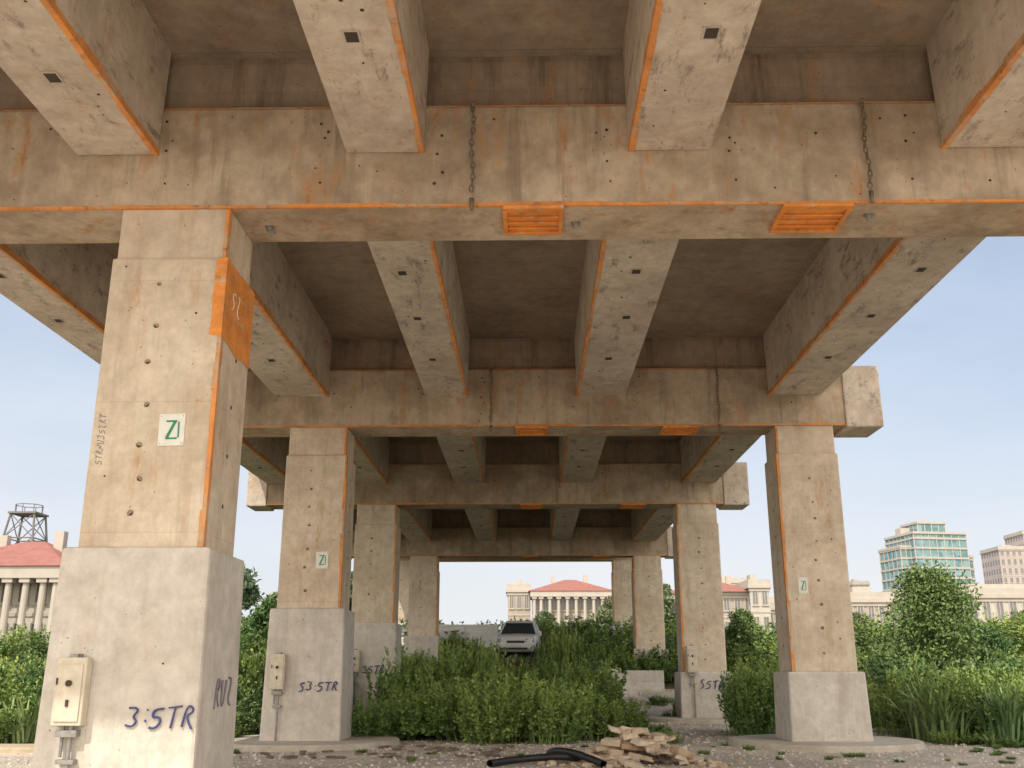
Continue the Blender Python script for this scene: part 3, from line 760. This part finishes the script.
# ------------------------------------------------------------------ white SUV (faces the camera)
def suv(x,y,z,rot=0):
    e=empty('parked_car',(x,y,z)); e.rotation_euler[2]=rot
    paint=simple('white_car_paint',(.80,.80,.80),.25,0,.04,2,.6)
    glass=simple('car_glass',(.06,.07,.08),.08,0,.2,2,.7); blk=simple('car_trim',(.05,.05,.05),.5)
    lamp=simple('headlamp_glass',(.40,.43,.45),.1,.2,.2,20)
    st=[(-2.25,.70,.42,.62,.78),(-2.15,.84,.30,.66,.93),(-1.9,.91,.26,.72,1.02),(-1.3,.94,.26,.78,1.08),(-.75,.95,.26,.80,1.13),(0.2,.95,.26,.80,1.14),(1.4,.95,.26,.80,1.15),(2.1,.92,.28,.80,1.14),(2.35,.82,.42,.75,1.05)]
    b_=MB(); ring=[]
    for (yy,hw,zs,zm,zt) in st:
        ring.append([(-hw*.92,yy,zs),(-hw,yy,zm-.1),(-hw,yy,zm+.08),(-hw*.93,yy,zt-.05),(-hw*.8,yy,zt),(0,yy,zt+.03),(hw*.8,yy,zt),(hw*.93,yy,zt-.05),(hw,yy,zm+.08),(hw,yy,zm-.1),(hw*.92,yy,zs),(0,yy,zs-.02)])
    k=len(ring[0]); vs=[p for r in ring for p in r]
    fs=[(i*k+j,i*k+(j+1)%k,(i+1)*k+(j+1)%k,(i+1)*k+j) for i in range(len(st)-1) for j in range(k)]
    fs+=[tuple(range(k-1,-1,-1)),tuple((len(st)-1)*k+j for j in range(k))]
    b_.add(vs,fs); b_.obj('body',[paint],e,smooth=True,bevel=.02)
    c=MB(); c.hexa([(-.88,-.95,1.10),(.88,-.95,1.10),(.88,2.15,1.12),(-.88,2.15,1.12),(-.66,-.15,1.66),(.66,-.15,1.66),(.68,1.85,1.66),(-.68,1.85,1.66)])
    c.obj('cabin_glass',[glass],e,bevel=.04)
    rf=MB(); rf.hexa([(-.70,-.22,1.655),(.70,-.22,1.655),(.72,1.95,1.655),(-.72,1.95,1.655),(-.62,-.05,1.77),(.62,-.05,1.77),(.62,1.8,1.77),(-.62,1.8,1.77)])
    for s in(-1,1):
        rf.cyl((s*.89,-.97,1.10),(s*.68,-.16,1.67),.055,.05,8); rf.cyl((s*.90,.45,1.1),(s*.70,.5,1.67),.035,.035,8)
        rf.cyl((s*.89,2.15,1.12),(s*.69,1.87,1.67),.06,.05,8)
        rf.box(s*1.0-.11,s*1.0+.11,-.72,-.58,1.08,1.24)
    rf.obj('roof_and_mirrors',[paint],e,bevel=.02)
    d=MB(); d.box(-.42,.42,-2.275,-2.2,.66,.77); d.box(-.55,.55,-2.27,-2.1,.37,.46); d.box(-.93,.93,-2.0,2.2,.22,.30)
    for s in (-1,1): d.box(s*.68-.07,s*.68+.07,-2.235,-2.1,.41,.48)
    d.obj('grille',[blk],e,bevel=.01)
    l=MB()
    for s in(-1,1): l.hexa([(s*.66-.2,-2.27,.70),(s*.66+.2,-2.19,.70),(s*.66+.2,-2.0,.70),(s*.66-.2,-2.0,.70),(s*.66-.2,-2.24,.86),(s*.66+.2,-2.10,.88),(s*.66+.2,-1.95,.88),(s*.66-.2,-2.0,.86)])
    l.obj('headlights',[lamp],e,bevel=.01)
    n=MB(); n.box(-.26,.26,-2.295,-2.28,.50,.61); n.obj('licence_plate',[M_white],e)
    w=MB()
    for s in(-1,1):
        for yy in(-1.4,1.45):
            w.cyl((s*.72,yy,.35),(s*.96,yy,.35),.35,.35,24); w.cyl((s*.955,yy,.35),(s*.97,yy,.35),.2,.2,12,1)
    w.obj('wheels',[M_rubber,M_steel],e,bevel=.02)
suv(-.50,49.6,2.01,math.radians(-4))

# ------------------------------------------------------------------ rubble + hose
m,nt,b=newmat('broken_brick')
gi=N(nt,'ShaderNodeNewGeometry')
c=ramp(nt,gi.outputs['Random Per Island'],0,1,(.44,.30,.19,1),(.66,.56,.44,1))
c=mixc(nt,.7,c,ramp(nt,noise(nt,gi.outputs['Position'],14,5,.7),.3,.7,(.6,.6,.6,1),(1.15,1.15,1.15,1)),'MULTIPLY')
nt.links.new(c,b.inputs['Base Color']); b.inputs['Roughness'].default_value=.9
rb=MB()
def chunk(x,y,z,sx,sy,sz,rz,rx,ry):
    M=Matrix.Translation((x,y,z))@Matrix.Rotation(rz,4,'Z')@Matrix.Rotation(rx,4,'X')@Matrix.Rotation(ry,4,'Y')
    vs=[]
    for (a,b_,c_) in ((-1,-1,-1),(1,-1,-1),(1,1,-1),(-1,1,-1),(-1,-1,1),(1,-1,1),(1,1,1),(-1,1,1)):
        vs.append(tuple(M@Vector((a*sx*rn(.7,1.08),b_*sy*rn(.7,1.08),c_*sz*rn(.75,1.1)))))
    rb.hexa(vs)
for lay in range(7):
    n_=26-lay*3; rad=1.0-lay*.12
    for i in range(max(3,n_)):
        a=rn(0,6.28); r=rad*math.sqrt(rn(0,1))
        chunk(1.7+r*math.cos(a),16.7+r*.7*math.sin(a),.05+lay*.072,rn(.08,.24),rn(.06,.13),rn(.025,.06),rn(-.5,.5)+random.choice((0,0,1.57)),rn(-.3,.3),rn(-.3,.3))
for i in range(60):
    a=rn(0,6.28); r=rn(.8,1.7); s=rn(.02,.07)
    chunk(1.7+r*math.cos(a),16.7+r*.7*math.sin(a),.03,s,s*.8,s*.5,rn(0,3),rn(-.3,.3),rn(-.3,.3))
rb.obj('rubble_pile',[m],None,bevel=.008,seg=1)
cu=bpy.data.curves.new('rubber_hose','CURVE'); cu.dimensions='3D'; cu.bevel_depth=.055; cu.bevel_resolution=4
P=[(-.62,16.0,.06),(-.35,16.45,.07),(.1,16.6,.10),(.5,16.45,.14),(.85,16.7,.07),(.9,17.1,.06),(.5,17.2,.06),(.2,16.95,.14),(.55,16.6,.24),(.95,16.3,.10),(1.1,15.9,.06)]
sp=cu.splines.new('NURBS'); sp.points.add(len(P)-1)
for i_,p in enumerate(P): sp.points[i_].co=(*p,1)
sp.use_endpoint_u=True; sp.order_u=4; cu.materials.append(M_rubber)
o=bpy.data.objects.new('rubber_hose',cu); COL.objects.link(o)
db=MB()
for i in range(50):
    x=rn(-5.0,-.3); y=rn(17.2,20.4); s=rn(.03,.13)
    M=Matrix.Translation((x,y,.03))@Matrix.Rotation(rn(0,6.28),4,'Z')@Matrix.Rotation(rn(-.2,.2),4,'X')
    db.box(-s,s,-s*.4,s*.4,-.015,.015,0,M)
db.obj('scattered_debris',[simple('debris',(.22,.17,.13),.9,0,.5,8)])

# ------------------------------------------------------------------ light, sky, camera
w=bpy.data.worlds.new('World'); S.world=w; w.use_nodes=True
nt=w.node_tree; bg=nt.nodes['Background']
sky=nt.nodes.new('ShaderNodeTexSky'); sky.sky_type='NISHITA'; sky.sun_disc=False
EL=math.radians(50); AZ=math.radians(208)
sky.sun_elevation=EL; sky.sun_rotation=AZ; sky.air_density=1.0; sky.dust_density=2.0; sky.ozone_density=1.0
tc=nt.nodes.new('ShaderNodeTexCoord').outputs['Generated']
cn=noise(nt,mapping(nt,tc,(1.0,1.0,3.2),(.3,.2,0)),1.8,5,.6)
sp=N(nt,'ShaderNodeSeparateXYZ'); nt.links.new(tc,sp.inputs[0])
# pale haze: strongest low down, thinning with height
hz=mth(nt,'ADD', ramp(nt,sp.outputs[2],0.0,.50,(1,1,1,1),(.45,.45,.45,1)), mth(nt,'MULTIPLY',mth(nt,'SUBTRACT',cn,.5),.8))
hzc=N(nt,'ShaderNodeClamp'); nt.links.new(hz,hzc.inputs[0])
hcol=ramp(nt,sp.outputs[2],0.0,.34,(.93,.93,.94,1),(.70,.80,.95,1))
hcol=mixc(nt,1.0,hcol,(6.6,6.6,6.6),'MULTIPLY')
col=mixc(nt,hzc.outputs[0],sky.outputs[0],hcol)
# added bright cloud bank behind the camera, out of view, to brighten the shade
fac=ramp(nt,mth(nt,'ADD',mth(nt,'MULTIPLY',sp.outputs[1],-.55),mth(nt,'MULTIPLY',cn,.5)),.20,.62)
col=mixc(nt,fac,col,(16.3,14.9,12.9))
nt.links.new(col,bg.inputs[0]); bg.inputs[1].default_value=.15
sl=bpy.data.lights.new('sun','SUN'); sl.energy=4.0; sl.angle=math.radians(.6); sl.color=(1,.92,.80)
so=bpy.data.objects.new('sun',sl); COL.objects.link(so)
sv=Vector((math.sin(AZ)*math.cos(EL),math.cos(AZ)*math.cos(EL),math.sin(EL)))
so.rotation_euler=(-sv).to_track_quat('-Z','Y').to_euler(); so.location=(0,0,30)
cam=bpy.data.cameras.new('camera'); co=bpy.data.objects.new('camera',cam); COL.objects.link(co)
cam.sensor_width=36; cam.lens=990/1024*36; cam.clip_end=3000; cam.clip_start=.05
co.location=(0,0,1.4); co.rotation_euler=(math.radians(90+16.2),0,math.radians(1.0))
S.camera=co
S.view_settings.view_transform='Standard'; S.view_settings.look='None'; S.view_settings.exposure=0
print('objects',len(bpy.data.objects))
